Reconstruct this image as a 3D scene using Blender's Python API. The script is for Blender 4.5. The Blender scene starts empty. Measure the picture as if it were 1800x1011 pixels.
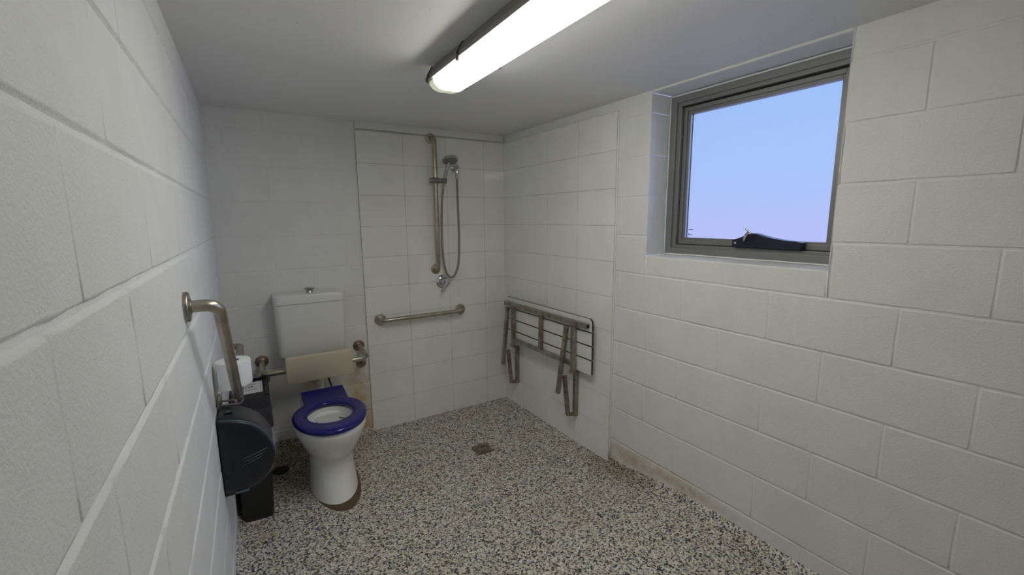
import bpy, bmesh, math, random
from mathutils import Vector, Matrix
random.seed(7)
C = bpy.context.scene.collection
PI = math.pi
V = Vector
# ------------------------------------------------------------------ calibrated room
CAM = V((0.160558, -2.911486, 1.444142)); YAW = 0.54495286; PIT = 0.15801096; ROL = -0.00890277; FPX = 757.2023
W = 1.864216; SK = 0.0247136; HC = 2.055; Z0 = 0.151
RN = math.sqrt(1 + SK * SK)
LEN = 3.55                                   # depth of the room


def PR(s, d, z):
    """right wall frame: s along the wall from the back corner, d into the room"""
    return V((W + SK * s - d / RN, -s - d * SK / RN, z))


def PB(a, d, z):
    return V((a, -d, z))


def PL(s, d, z):
    return V((d, -s, z))


# ------------------------------------------------------------------ materials
def new_mat(name):
    m = bpy.data.materials.new(name); m.use_nodes = True
    nt = m.node_tree
    b = nt.nodes['Principled BSDF']
    return m, nt, b


def N(nt, t, **kw):
    n = nt.nodes.new(t)
    for k, v in kw.items():
        if k in n.inputs: n.inputs[k].default_value = v
        else: setattr(n, k, v)
    return n


def obj_coord(nt):
    return N(nt, 'ShaderNodeTexCoord').outputs['Object']


def simple(name, col, rough=.5, metal=0, bump=0, bscale=200, var=0, vscale=8, coat=0):
    m, nt, b = new_mat(name)
    b.inputs['Base Color'].default_value = (*col, 1)
    b.inputs['Roughness'].default_value = rough
    b.inputs['Metallic'].default_value = metal
    if coat: b.inputs['Coat Weight'].default_value = coat
    co = obj_coord(nt)
    if var:
        n = N(nt, 'ShaderNodeTexNoise', Scale=vscale, Detail=4.0)
        nt.links.new(co, n.inputs['Vector'])
        r = N(nt, 'ShaderNodeValToRGB')
        r.color_ramp.elements[0].position = .3; r.color_ramp.elements[1].position = .7
        r.color_ramp.elements[0].color = (*[c * (1 - var) for c in col], 1)
        r.color_ramp.elements[1].color = (*[min(1, c * (1 + var)) for c in col], 1)
        nt.links.new(n.outputs['Fac'], r.inputs['Fac'])
        nt.links.new(r.outputs['Color'], b.inputs['Base Color'])
    if bump:
        n = N(nt, 'ShaderNodeTexNoise', Scale=bscale, Detail=3.0)
        nt.links.new(co, n.inputs['Vector'])
        bp = N(nt, 'ShaderNodeBump', Strength=bump, Distance=.002)
        nt.links.new(n.outputs['Fac'], bp.inputs['Height'])
        nt.links.new(bp.outputs['Normal'], b.inputs['Normal'])
    return m


def stain_mask(nt, co, spots):
    """max over spots of a noisy soft ellipsoid; spots: (centre, radii)"""
    wn = N(nt, 'ShaderNodeTexNoise', Scale=22.0, Detail=5.0, Roughness=.7)
    nt.links.new(co, wn.inputs['Vector'])
    last = None
    for c, r in spots:
        s = N(nt, 'ShaderNodeVectorMath', operation='SUBTRACT'); s.inputs[1].default_value = c
        nt.links.new(co, s.inputs[0])
        d = N(nt, 'ShaderNodeVectorMath', operation='DIVIDE'); d.inputs[1].default_value = r
        nt.links.new(s.outputs[0], d.inputs[0])
        ln = N(nt, 'ShaderNodeVectorMath', operation='LENGTH')
        nt.links.new(d.outputs[0], ln.inputs[0])
        mr = N(nt, 'ShaderNodeMapRange'); mr.inputs['From Min'].default_value = 1; mr.inputs['From Max'].default_value = .2
        nt.links.new(ln.outputs['Value'], mr.inputs['Value'])
        o = mr.outputs[0]
        if last is None: last = o
        else:
            mx = N(nt, 'ShaderNodeMath', operation='MAXIMUM')
            nt.links.new(last, mx.inputs[0]); nt.links.new(o, mx.inputs[1]); last = mx.outputs[0]
    rp = N(nt, 'ShaderNodeMapRange'); rp.inputs['From Min'].default_value = .35; rp.inputs['From Max'].default_value = .7
    nt.links.new(wn.outputs['Fac'], rp.inputs['Value'])
    ad = N(nt, 'ShaderNodeMath', operation='ADD'); ad.inputs[1].default_value = .35
    nt.links.new(rp.outputs[0], ad.inputs[0])
    mu = N(nt, 'ShaderNodeMath', operation='MULTIPLY', use_clamp=True)
    nt.links.new(last, mu.inputs[0]); nt.links.new(ad.outputs[0], mu.inputs[1])
    return mu.outputs[0]


def paint_block(name, col, spots=None, stain=(.50, .33, .13), strength=1, bump=.55):
    """white masonry paint over concrete block: pitted, slightly scuffed"""
    m, nt, b = new_mat(name)
    co = obj_coord(nt)
    b.inputs['Roughness'].default_value = .48
    n1 = N(nt, 'ShaderNodeTexNoise', Scale=5.0, Detail=6.0, Roughness=.65)
    nt.links.new(co, n1.inputs['Vector'])
    r = N(nt, 'ShaderNodeValToRGB')
    r.color_ramp.elements[0].position = .28; r.color_ramp.elements[1].position = .62
    r.color_ramp.elements[0].color = (*[c * .93 for c in col], 1)
    r.color_ramp.elements[1].color = (*col, 1)
    nt.links.new(n1.outputs['Fac'], r.inputs['Fac'])
    # scuffs
    mp = N(nt, 'ShaderNodeMapping'); mp.inputs['Scale'].default_value = (9, 9, 4)
    nt.links.new(co, mp.inputs['Vector'])
    n2 = N(nt, 'ShaderNodeTexNoise', Scale=1.6, Detail=8.0, Roughness=.75)
    nt.links.new(mp.outputs[0], n2.inputs['Vector'])
    mr = N(nt, 'ShaderNodeMapRange'); mr.inputs['From Min'].default_value = .62; mr.inputs['From Max'].default_value = .78
    mr.inputs['To Max'].default_value = .3
    nt.links.new(n2.outputs['Fac'], mr.inputs['Value'])
    mx = N(nt, 'ShaderNodeMixRGB'); mx.inputs['Color2'].default_value = (col[0] * .55, col[1] * .55, col[2] * .56, 1)
    nt.links.new(mr.outputs[0], mx.inputs['Fac']); nt.links.new(r.outputs['Color'], mx.inputs['Color1'])
    out = mx.outputs[0]
    if spots:
        f = stain_mask(nt, co, spots)
        m2 = N(nt, 'ShaderNodeMixRGB'); m2.inputs['Color2'].default_value = (*stain, 1)
        ms = N(nt, 'ShaderNodeMath', operation='MULTIPLY'); ms.inputs[1].default_value = strength
        nt.links.new(f, ms.inputs[0])
        nt.links.new(ms.outputs[0], m2.inputs['Fac']); nt.links.new(out, m2.inputs['Color1'])
        out = m2.outputs[0]
    nt.links.new(out, b.inputs['Base Color'])
    nb = N(nt, 'ShaderNodeTexNoise', Scale=170.0, Detail=4.0, Roughness=.6)
    nt.links.new(co, nb.inputs['Vector'])
    vo = N(nt, 'ShaderNodeTexVoronoi', Scale=60.0)
    nt.links.new(co, vo.inputs['Vector'])
    pm = N(nt, 'ShaderNodeMapRange'); pm.inputs['From Min'].default_value = .0; pm.inputs['From Max'].default_value = .22
    pm.inputs['To Min'].default_value = -.8; pm.inputs['To Max'].default_value = 0
    nt.links.new(vo.outputs['Distance'], pm.inputs['Value'])
    nl = N(nt, 'ShaderNodeTexNoise', Scale=14.0, Detail=2.0)
    nt.links.new(co, nl.inputs['Vector'])
    pt = N(nt, 'ShaderNodeMapRange'); pt.inputs['From Min'].default_value = .55; pt.inputs['From Max'].default_value = .75
    nt.links.new(nl.outputs['Fac'], pt.inputs['Value'])
    pp = N(nt, 'ShaderNodeMath', operation='MULTIPLY')
    nt.links.new(pm.outputs[0], pp.inputs[0]); nt.links.new(pt.outputs[0], pp.inputs[1])
    sm = N(nt, 'ShaderNodeMath', operation='ADD')
    nt.links.new(nb.outputs['Fac'], sm.inputs[0]); nt.links.new(pp.outputs[0], sm.inputs[1])
    bp = N(nt, 'ShaderNodeBump', Strength=bump, Distance=.003)
    nt.links.new(sm.outputs[0], bp.inputs['Height'])
    nt.links.new(bp.outputs['Normal'], b.inputs['Normal'])
    return m


PAINT = (.86, .86, .84)
M = {}
M['paint_left'] = paint_block('paint_left_wall', (.855, .86, .86))
M['paint_back'] = paint_block('paint_back_wall', PAINT, [((.745, 0, .03), (.085, .2, .34)), ((.70, 0, .22), (.12, .2, .38)), ((.45, 0, .43), (.10, .2, .12))], (.55, .35, .11), .85)
M['paint_right'] = paint_block('paint_right_wall', PAINT, [((1.895, -1.18, .06), (.2, .07, .12)), ((1.90, -1.33, .10), (.2, .30, .07)), ((1.91, -1.65, .11), (.2, .35, .045)), ((1.90, -1.55, .151), (.2, .55, .007))], (.52, .34, .13), .6)
M['paint_plain'] = paint_block('paint_rear_wall', (.50, .50, .48))
M['trim_paint'] = simple('trim_paint', (.80, .80, .78), .4, bump=.1, bscale=60)


def ceiling_mat():
    m, nt, b = new_mat('ceiling_paint')
    co = obj_coord(nt)
    b.inputs['Roughness'].default_value = .55
    n1 = N(nt, 'ShaderNodeTexNoise', Scale=2.5, Detail=4.0)
    nt.links.new(co, n1.inputs['Vector'])
    r = N(nt, 'ShaderNodeValToRGB')
    r.color_ramp.elements[0].color = (.83, .83, .825, 1); r.color_ramp.elements[1].color = (.87, .87, .865, 1)
    nt.links.new(n1.outputs['Fac'], r.inputs['Fac'])
    # fly specks
    vo = N(nt, 'ShaderNodeTexVoronoi', Scale=14.0); nt.links.new(co, vo.inputs['Vector'])
    lt = N(nt, 'ShaderNodeMath', operation='LESS_THAN'); lt.inputs[1].default_value = .035
    nt.links.new(vo.outputs['Distance'], lt.inputs[0])
    ml = N(nt, 'ShaderNodeMath', operation='MULTIPLY'); ml.inputs[1].default_value = .6
    nt.links.new(lt.outputs[0], ml.inputs[0])
    mx = N(nt, 'ShaderNodeMixRGB'); mx.inputs['Color2'].default_value = (.1, .09, .08, 1)
    nt.links.new(ml.outputs[0], mx.inputs['Fac']); nt.links.new(r.outputs['Color'], mx.inputs['Color1'])
    nt.links.new(mx.outputs[0], b.inputs['Base Color'])
    nb = N(nt, 'ShaderNodeTexNoise', Scale=120.0, Detail=3.0); nt.links.new(co, nb.inputs['Vector'])
    bp = N(nt, 'ShaderNodeBump', Strength=.15, Distance=.001)
    nt.links.new(nb.outputs['Fac'], bp.inputs['Height']); nt.links.new(bp.outputs['Normal'], b.inputs['Normal'])
    return m


M['ceiling'] = ceiling_mat()


def tile_mat():
    m, nt, b = new_mat('white_glazed_tile')
    co = obj_coord(nt)
    n1 = N(nt, 'ShaderNodeTexNoise', Scale=3.0, Detail=4.0); nt.links.new(co, n1.inputs['Vector'])
    r = N(nt, 'ShaderNodeValToRGB')
    r.color_ramp.elements[0].position = .38; r.color_ramp.elements[1].position = .6
    r.color_ramp.elements[0].color = (.88, .87, .81, 1); r.color_ramp.elements[1].color = (.92, .92, .89, 1)
    nt.links.new(n1.outputs['Fac'], r.inputs['Fac'])
    nt.links.new(r.outputs['Color'], b.inputs['Base Color'])
    b.inputs['Roughness'].default_value = .06
    nb = N(nt, 'ShaderNodeTexNoise', Scale=9.0, Detail=2.0); nt.links.new(co, nb.inputs['Vector'])
    bp = N(nt, 'ShaderNodeBump', Strength=.06, Distance=.004)
    nt.links.new(nb.outputs['Fac'], bp.inputs['Height']); nt.links.new(bp.outputs['Normal'], b.inputs['Normal'])
    return m


M['tile'] = tile_mat()
M['grout'] = simple('grout', (.50, .50, .46), .8, var=.25, vscale=6)


def floor_mat():
    m, nt, b = new_mat('flake_epoxy_floor')
    co = obj_coord(nt)
    wn = N(nt, 'ShaderNodeTexNoise', Scale=90.0, Detail=1.0); nt.links.new(co, wn.inputs['Vector'])
    sc = N(nt, 'ShaderNodeVectorMath', operation='SCALE'); sc.inputs['Scale'].default_value = .006
    nt.links.new(wn.outputs['Color'], sc.inputs[0])
    ad = N(nt, 'ShaderNodeVectorMath', operation='ADD')
    nt.links.new(co, ad.inputs[0]); nt.links.new(sc.outputs[0], ad.inputs[1])
    vo = N(nt, 'ShaderNodeTexVoronoi', Scale=160.0); nt.links.new(ad.outputs[0], vo.inputs['Vector'])
    sep = N(nt, 'ShaderNodeSeparateColor'); nt.links.new(vo.outputs['Color'], sep.inputs[0])
    r = N(nt, 'ShaderNodeValToRGB'); cr = r.color_ramp; cr.interpolation = 'CONSTANT'
    cols = [(0, (.032, .030, .026)), (.17, (.15, .145, .13)), (.24, (.06, .09, .22)), (.275, (.40, .31, .22)), (.37, (.46, .44, .38)),
            (.52, (.62, .59, .51)), (.72, (.75, .72, .64)), (.90, (.86, .84, .77))]
    cr.elements[0].position = 0; cr.elements[0].color = (*cols[0][1], 1)
    cr.elements[1].position = cols[1][0]; cr.elements[1].color = (*cols[1][1], 1)
    for p, c in cols[2:]:
        e = cr.elements.new(p); e.color = (*c, 1)
    nt.links.new(sep.outputs[0], r.inputs['Fac'])
    # rust-brown and grimy patches
    n2 = N(nt, 'ShaderNodeTexNoise', Scale=4.5, Detail=5.0, Roughness=.65); nt.links.new(co, n2.inputs['Vector'])
    mr = N(nt, 'ShaderNodeMapRange'); mr.inputs['From Min'].default_value = .55; mr.inputs['From Max'].default_value = .75
    mr.inputs['To Max'].default_value = .55
    nt.links.new(n2.outputs['Fac'], mr.inputs['Value'])
    mx = N(nt, 'ShaderNodeMixRGB', blend_type='MULTIPLY'); mx.inputs['Color2'].default_value = (.74, .62, .48, 1)
    nt.links.new(mr.outputs[0], mx.inputs['Fac']); nt.links.new(r.outputs['Color'], mx.inputs['Color1'])
    # grime in the corner by the back wall and along the shower's foot
    f = stain_mask(nt, co, [((.30, -.18, .05), (.45, .40, .4)), ((1.86, -1.25, .03), (.16, .35, .3))])
    mg = N(nt, 'ShaderNodeMixRGB', blend_type='MULTIPLY'); mg.inputs['Color2'].default_value = (.56, .48, .38, 1)
    nt.links.new(f, mg.inputs['Fac']); nt.links.new(mx.outputs[0], mg.inputs['Color1'])
    nt.links.new(mg.outputs[0], b.inputs['Base Color'])
    b.inputs['Roughness'].default_value = .42
    bp = N(nt, 'ShaderNodeBump', Strength=.35, Distance=.0015)
    nt.links.new(vo.outputs['Distance'], bp.inputs['Height']); nt.links.new(bp.outputs['Normal'], b.inputs['Normal'])
    return m


M['floor'] = floor_mat()
M['steel'] = simple('dull_stainless_steel', (.47, .43, .36), .33, 1, bump=.05, bscale=90, var=.22, vscale=14)
M['steel_seat'] = simple('tarnished_steel_tube', (.37, .34, .295), .45, .85, bump=.1, bscale=120, var=.35, vscale=22)
M['steel_rust'] = simple('rusty_steel_tube', (.30, .25, .20), .55, .7, bump=.2, bscale=140, var=.45, vscale=30)
M['bronze'] = simple('tarnished_flange', (.30, .235, .19), .38, .95, var=.3, vscale=30)
M['chrome'] = simple('chrome', (.62, .63, .65), .12, 1)
M['chrome_dark'] = simple('worn_chrome', (.42, .42, .42), .25, 1, var=.2, vscale=40)
M['spray'] = simple('grey_spray_plate', (.22, .225, .22), .5, 0, bump=.6, bscale=260)
M['porcelain'] = simple('white_porcelain', (.86, .86, .84), .1, coat=.3)
M['plastic_white'] = simple('white_cistern_plastic', (.80, .80, .77), .32, bump=.02, bscale=30)
M['blue'] = simple('dark_blue_seat_plastic', (.012, .008, .17), .2)
M['beige'] = simple('beige_vinyl_pad', (.63, .55, .42), .45, bump=.12, bscale=160)
M['black'] = simple('black_plastic', (.010, .010, .012), .38)
M['black_lid'] = simple('black_purple_plastic_lid', (.014, .012, .020), .4)
M['smoke'] = simple('smoky_blue_black_plastic', (.009, .011, .018), .22, var=.35, vscale=5)
M['smoke_lip'] = simple('blue_grey_plastic_edge', (.10, .13, .18), .3)
M['smoke_top'] = simple('paler_smoky_plastic', (.034, .036, .042), .36, var=.25, vscale=7)  # paler tone for the upper part of the cover
M['white_print'] = simple('white_print', (.38, .40, .44), .5)
M['blue_print'] = simple('blue_print', (.06, .08, .2), .6)
M['label'] = simple('white_paper_label', (.8, .8, .8), .5)
M['tissue'] = simple('toilet_paper', (.86, .86, .85), .9, bump=.5, bscale=70)
M['core'] = simple('cardboard_core', (.05, .045, .04), .9)
M['alu'] = simple('grey_anodised_aluminium', (.235, .235, .235), .42, .35, bump=.03, bscale=50)
M['alu_dark'] = simple('dark_window_gasket', (.025, .024, .03), .6)
M['winder'] = simple('black_winder_casing', (.012, .012, .03), .3)
M['laminate'] = simple('pale_grey_compact_laminate', (.80, .80, .77), .35, bump=.03, bscale=40)
M['laminate_edge'] = simple('black_laminate_core', (.02, .018, .016), .5)
M['brown'] = simple('brown_putty', (.12, .075, .045), .7, bump=.5, bscale=80, var=.35, vscale=25)
M['drain'] = simple('tarnished_brass_grate', (.24, .195, .15), .5, .6, var=.3, vscale=40)
M['hole'] = simple('dark_hole', (.006, .006, .006), .9)
M['cap'] = simple('dark_grey_rubber_cap', (.045, .047, .04), .7, var=.3, vscale=60)
M['lightbase'] = simple('grey_light_housing', (.26, .25, .23), .5, var=.15, vscale=10)
M['clip'] = simple('rusty_brown_clip', (.07, .04, .03), .6, .3, var=.3, vscale=60)
M['endcap'] = simple('yellowed_diffuser_end', (.80, .80, .62), .35, var=.12, vscale=40)
_b = M['endcap'].node_tree.nodes['Principled BSDF']       # the lit tubes glow weakly through the moulded ends
_b.inputs['Emission Color'].default_value = (.95, 1, .74, 1); _b.inputs['Emission Strength'].default_value = .42
M['caulk'] = simple('white_caulk_bead', (.85, .85, .84), .5)
M['hose_black'] = simple('black_rubber_hose', (.02, .02, .02), .5)


def lamp_mat():
    m, nt, b = new_mat('lit_fluorescent_diffuser')
    b.inputs['Base Color'].default_value = (.85, .85, .8, 1)
    b.inputs['Roughness'].default_value = .35
    b.inputs['Emission Color'].default_value = (1, .985, .90, 1)
    b.inputs['Emission Strength'].default_value = LAMP
    return m


LAMP = 15.8
M['lamp'] = lamp_mat()


def glass_mat():
    m, nt, b = new_mat('window_glass')
    nt.nodes.remove(b)
    out = nt.nodes['Material Output']
    tr = N(nt, 'ShaderNodeBsdfTransparent'); tr.inputs[0].default_value = (.97, .98, 1, 1)
    gl = N(nt, 'ShaderNodeBsdfGlossy'); gl.inputs['Roughness'].default_value = .75
    fr = N(nt, 'ShaderNodeFresnel', IOR=1.45)
    mx = N(nt, 'ShaderNodeMixShader')
    nt.links.new(fr.outputs[0], mx.inputs[0]); nt.links.new(tr.outputs[0], mx.inputs[1]); nt.links.new(gl.outputs[0], mx.inputs[2])
    nt.links.new(mx.outputs[0], out.inputs['Surface'])
    return m


M['glass'] = glass_mat()

# ------------------------------------------------------------------ mesh helpers


def link(name, bm, mats, parent=None, smooth=False, angle=None):
    me = bpy.data.meshes.new(name)
    bmesh.ops.recalc_face_normals(bm, faces=bm.faces)
    bm.to_mesh(me); bm.free()
    if not isinstance(mats, (list, tuple)): mats = [mats]
    for m in mats: me.materials.append(m)
    o = bpy.data.objects.new(name, me); C.objects.link(o)
    if smooth:
        for p in me.polygons: p.use_smooth = True
        if angle is not None: me.set_sharp_from_angle(angle=math.radians(angle))
    if parent is not None:
        o.parent = parent
        o.matrix_parent_inverse = parent.matrix_basis.inverted()
    return o


def thing(name, label, cat, loc, group=None):
    o = bpy.data.objects.new(name, None); C.objects.link(o)
    o.location = loc; o.empty_display_size = .05
    o['label'] = label; o['category'] = cat
    if group: o['group'] = group
    return o


def tag(o, label, cat, group=None):
    o['label'] = label; o['category'] = cat
    if group: o['group'] = group
    return o


def struct(o):
    o['kind'] = 'structure'; return o


def loft(bm, loops, close=True, caps=(False, False), mat=0):
    rings = [[bm.verts.new(p) for p in L] for L in loops]
    n = len(rings[0]); fs = []
    for a, b in zip(rings, rings[1:]):
        for i in range(n if close else n - 1):
            j = (i + 1) % n
            fs.append(bm.faces.new((a[i], a[j], b[j], b[i])))
    if caps[0]: fs.append(bm.faces.new(rings[0][::-1]))
    if caps[1]: fs.append(bm.faces.new(rings[-1]))
    for f in fs: f.material_index = mat
    return rings


def fillet(pts, rad, n=7):
    """round the corners of a polyline"""
    pts = [V(p) for p in pts]
    if not isinstance(rad, (list, tuple)): rad = [rad] * len(pts)
    out = [pts[0]]
    for i in range(1, len(pts) - 1):
        p, q, r = pts[i - 1], pts[i], pts[i + 1]
        u = (p - q).normalized(); w = (r - q).normalized()
        ang = u.angle(w)
        if ang > 3.1 or rad[i] <= 0: out.append(q); continue
        t = rad[i] / math.tan(ang / 2)
        t = min(t, (p - q).length * .49, (r - q).length * .49)
        R_ = t * math.tan(ang / 2)
        bis = (u + w).normalized(); c = q + bis * (R_ / math.sin(ang / 2))
        a0 = q + u * t - c; a1 = q + w * t - c
        tot = a0.angle(a1); ax = a0.cross(a1).normalized()
        for k in range(n + 1):
            out.append(c + Matrix.Rotation(tot * k / n, 3, ax) @ a0)
    out.append(pts[-1])
    return out


def sweep(bm, path, r, seg=16, caps=True, mat=0, rfun=None):
    path = [V(p) for p in path]
    t0 = (path[1] - path[0]).normalized()
    up = V((0, 0, 1)) if abs(t0.z) < .9 else V((0, 1, 0))
    nrm = t0.cross(up).normalized()
    loops = []
    for i, p in enumerate(path):
        if i == 0: t = t0
        elif i == len(path) - 1: t = (path[i] - path[i - 1]).normalized()
        else: t = ((path[i + 1] - p).normalized() + (p - path[i - 1]).normalized()).normalized()
        nrm = (nrm - t * nrm.dot(t)).normalized()
        bn = t.cross(nrm)
        rr = rfun(i / (len(path) - 1)) if rfun else r
        loops.append([p + (nrm * math.cos(2 * PI * k / seg) + bn * math.sin(2 * PI * k / seg)) * rr for k in range(seg)])
    loft(bm, loops, True, (caps, caps), mat)


def smoothpath(pts, n=10):
    """catmull-rom"""
    P = [V(p) for p in pts]; P = [P[0] * 2 - P[1]] + P + [P[-1] * 2 - P[-2]]
    out = []
    for i in range(1, len(P) - 2):
        a, b, c, d = P[i - 1:i + 3]
        for k in range(n):
            t = k / n
            out.append(.5 * ((2 * b) + (c - a) * t + (2 * a - 5 * b + 4 * c - d) * t * t + (3 * b - a - 3 * c + d) * t ** 3))
    out.append(P[-2])
    return out


def disc(bm, c, axis, r, th, seg=32, bev=.15, mat=0):
    """flange: short bevelled cylinder from c along axis"""
    c = V(c); ax = V(axis).normalized()
    up = V((0, 0, 1)) if abs(ax.z) < .9 else V((1, 0, 0))
    u = ax.cross(up).normalized(); w = ax.cross(u)
    b = th * bev * 2
    prof = [(r, 0), (r, th - b), (r - b * .4, th - b * .3), (r - b, th)]
    loft(bm, [[c + ax * h + (u * math.cos(2 * PI * k / seg) + w * math.sin(2 * PI * k / seg)) * q for k in range(seg)] for q, h in prof], True, (True, True), mat)


def lathe(bm, c, axis, prof, seg=32, caps=(True, True), mat=0):
    c = V(c); ax = V(axis).normalized()
    up = V((0, 0, 1)) if abs(ax.z) < .9 else V((1, 0, 0))
    u = ax.cross(up).normalized(); w = ax.cross(u)
    loft(bm, [[c + ax * h + (u * math.cos(2 * PI * k / seg) + w * math.sin(2 * PI * k / seg)) * q for k in range(seg)] for q, h in prof], True, caps, mat)


def hexa(bm, pts, mat=0):
    """8 points: bottom ring then top ring"""
    v = [bm.verts.new(p) for p in pts]
    fs = [bm.faces.new([v[i] for i in q]) for q in ((3, 2, 1, 0), (4, 5, 6, 7), (0, 1, 5, 4), (1, 2, 6, 5), (2, 3, 7, 6), (3, 0, 4, 7))]
    for f in fs: f.material_index = mat
    return v, fs


def box(bm, P, a0, a1, d0, d1, z0, z1, bev=0, mat=0):
    v, fs = hexa(bm, [P(a0, d0, z0), P(a1, d0, z0), P(a1, d1, z0), P(a0, d1, z0), P(a0, d0, z1), P(a1, d0, z1), P(a1, d1, z1), P(a0, d1, z1)], mat)
    if bev:
        es = list({e for f in fs for e in f.edges})
        bmesh.ops.bevel(bm, geom=es, offset=bev, segments=2, profile=.6, affect='EDGES')


def bar(bm, p0, p1, w, h, side, bev=.002, mat=0):
    """box tube from p0 to p1; 'side' is the direction of the width w"""
    p0 = V(p0); p1 = V(p1); t = (p1 - p0).normalized()
    s = V(side); s = (s - t * s.dot(t)).normalized(); n = t.cross(s)
    pts = []
    for p in (p0, p1):
        for a, b in ((-1, -1), (1, -1), (1, 1), (-1, 1)):
            pts.append(p + s * (a * w / 2) + n * (b * h / 2))
    v, fs = hexa(bm, pts, mat)
    if bev:
        es = list({e for f in fs for e in f.edges})
        bmesh.ops.bevel(bm, geom=es, offset=bev, segments=2, profile=.6, affect='EDGES')


def rrect(a0, a1, z0, z1, r, n=5):
    out = []
    for cx, cz, t0 in ((a1 - r, z0 + r, -PI / 2), (a1 - r, z1 - r, 0), (a0 + r, z1 - r, PI / 2), (a0 + r, z0 + r, PI)):
        for k in range(n + 1):
            t = t0 + PI / 2 * k / n
            out.append((cx + r * math.cos(t), cz + r * math.sin(t)))
    return out


def slab(bm, P, poly, d0, d1, bev=.003, mats=(0, 0)):
    """extruded outline (a,z) from depth d0 to d1 with a softened front edge"""
    ca = sum(p[0] for p in poly) / len(poly); cz = sum(p[1] for p in poly) / len(poly)

    def off(k):
        o = []
        for a, z in poly:
            L = math.hypot(a - ca, z - cz) or 1
            o.append((a - (a - ca) / L * k, z - (z - cz) / L * k))
        return o
    s = 1 if d1 > d0 else -1
    rings = [[P(a, d0, z) for a, z in poly], [P(a, d1 - s * bev, z) for a, z in poly], [P(a, d1 - s * bev * .3, z) for a, z in off(bev * .35)], [P(a, d1, z) for a, z in off(bev)]]
    vs = loft(bm, rings, True, (False, False), mats[1])
    f = bm.faces.new(vs[-1]); f.material_index = mats[0]
    f = bm.faces.new(vs[0][::-1]); f.material_index = mats[0]


# ------------------------------------------------------------------ masonry walls
def cell(bm, P, a0, a1, z0, z1, dep, gv, gh, vd, jit=.0006, depth=.0045, wob=.0013, mat=0, mort=0):
    """one painted block: mortar strip, softened arris and face, all facing the room"""
    na = max(2, int((a1 - a0) / .035)); nz = max(2, int((z1 - z0) / .035))

    def ring(ia, iz, dh, dv, w):
        A0, A1, Z0_, Z1_ = a0 + ia, a1 - ia, z0 + iz, z1 - iz
        o = []
        rr = lambda: random.uniform(-w, w)
        for k in range(na): o.append((A0 + (A1 - A0) * k / na + rr() * .3, Z0_ + rr(), dh))
        for k in range(nz): o.append((A1 + rr(), Z0_ + (Z1_ - Z0_) * k / nz, dv if k else dh))
        for k in range(na): o.append((A1 - (A1 - A0) * k / na, Z1_ + rr(), dh))
        for k in range(nz): o.append((A0 + rr(), Z1_ - (Z1_ - Z0_) * k / nz, dv if k else dh))
        return o
    j = random.uniform(-jit, jit)
    R0 = ring(0, 0, -depth, -vd, 0)
    R1 = ring(gh * .35, gv * .45, -depth, -vd, wob * .6)
    R2 = ring(gh * .8, gv * .85, j - .0009, j - .0006, wob)
    R3 = ring(gh * 1.25, gv * 1.25, j, j, wob * .4)
    rs = [[bm.verts.new(P(a, dep + d, z)) for a, z, d in R] for R in (R0, R1, R2, R3)]
    n = len(R0)
    for q, (x, y) in enumerate(zip(rs, rs[1:])):
        for i in range(n):
            k = (i + 1) % n
            f = bm.faces.new((x[i], x[k], y[k], y[i])); f.material_index = mort if q == 0 else mat
            f.smooth = q > 0
    bm.faces.new(rs[3]).material_index = mat


def row_cells(lo, hi, joints, holes=()):
    e = [lo] + sorted(j for j in joints if lo + .03 < j < hi - .03) + [hi]
    out = list(zip(e, e[1:]))
    for h0, h1 in holes:
        o2 = []
        for a, b in out:
            if b <= h0 + 1e-6 or a >= h1 - 1e-6: o2.append((a, b)); continue
            if a < h0 - .01: o2.append((a, h0))
            if b > h1 + .01: o2.append((h1, b))
        out = o2
    return out


COURSES = [(-.1, Z0)] + [(Z0 + .2 * k, Z0 + .2 * (k + 1)) for k in range(9)] + [(Z0 + 1.8, HC + .02)]


def alt(base, phase, lo=-1, hi=4.2):
    """joints of the odd and the even courses 0.4 m apart"""
    b = base + (0.2 if phase else 0)
    k = math.floor((lo - b) / .4); out = []
    while b + k * .4 < hi:
        out.append(b + k * .4); k += 1
    return out


# left wall
bm = bmesh.new()
for i, (z0, z1) in enumerate(COURSES):
    js = alt(2.07 - 2.0, i % 2 == 1)
    js = [(2.374 if i == 6 and abs(j - 2.47) < .02 else j) + random.uniform(-.006, .006) for j in js]
    for a, b in row_cells(-.02, LEN, js):
        cell(bm, PL, a, b, z0, z1, 0, .0085, .0040, .0014, jit=.0008, depth=.0065, wob=.0016)
struct(link('wall_left', bm, M['paint_left']))

# back wall
bm = bmesh.new()
for i, (z0, z1) in enumerate(COURSES):
    js = alt(.082, i % 2 == 0)
    for a, b in row_cells(-.02, W + .03, js):
        cell(bm, PB, a, b, z0, z1, 0, .005, .003, .0009, jit=.0008, depth=.0032, wob=.0008)
struct(link('wall_back', bm, M['paint_back']))

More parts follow.
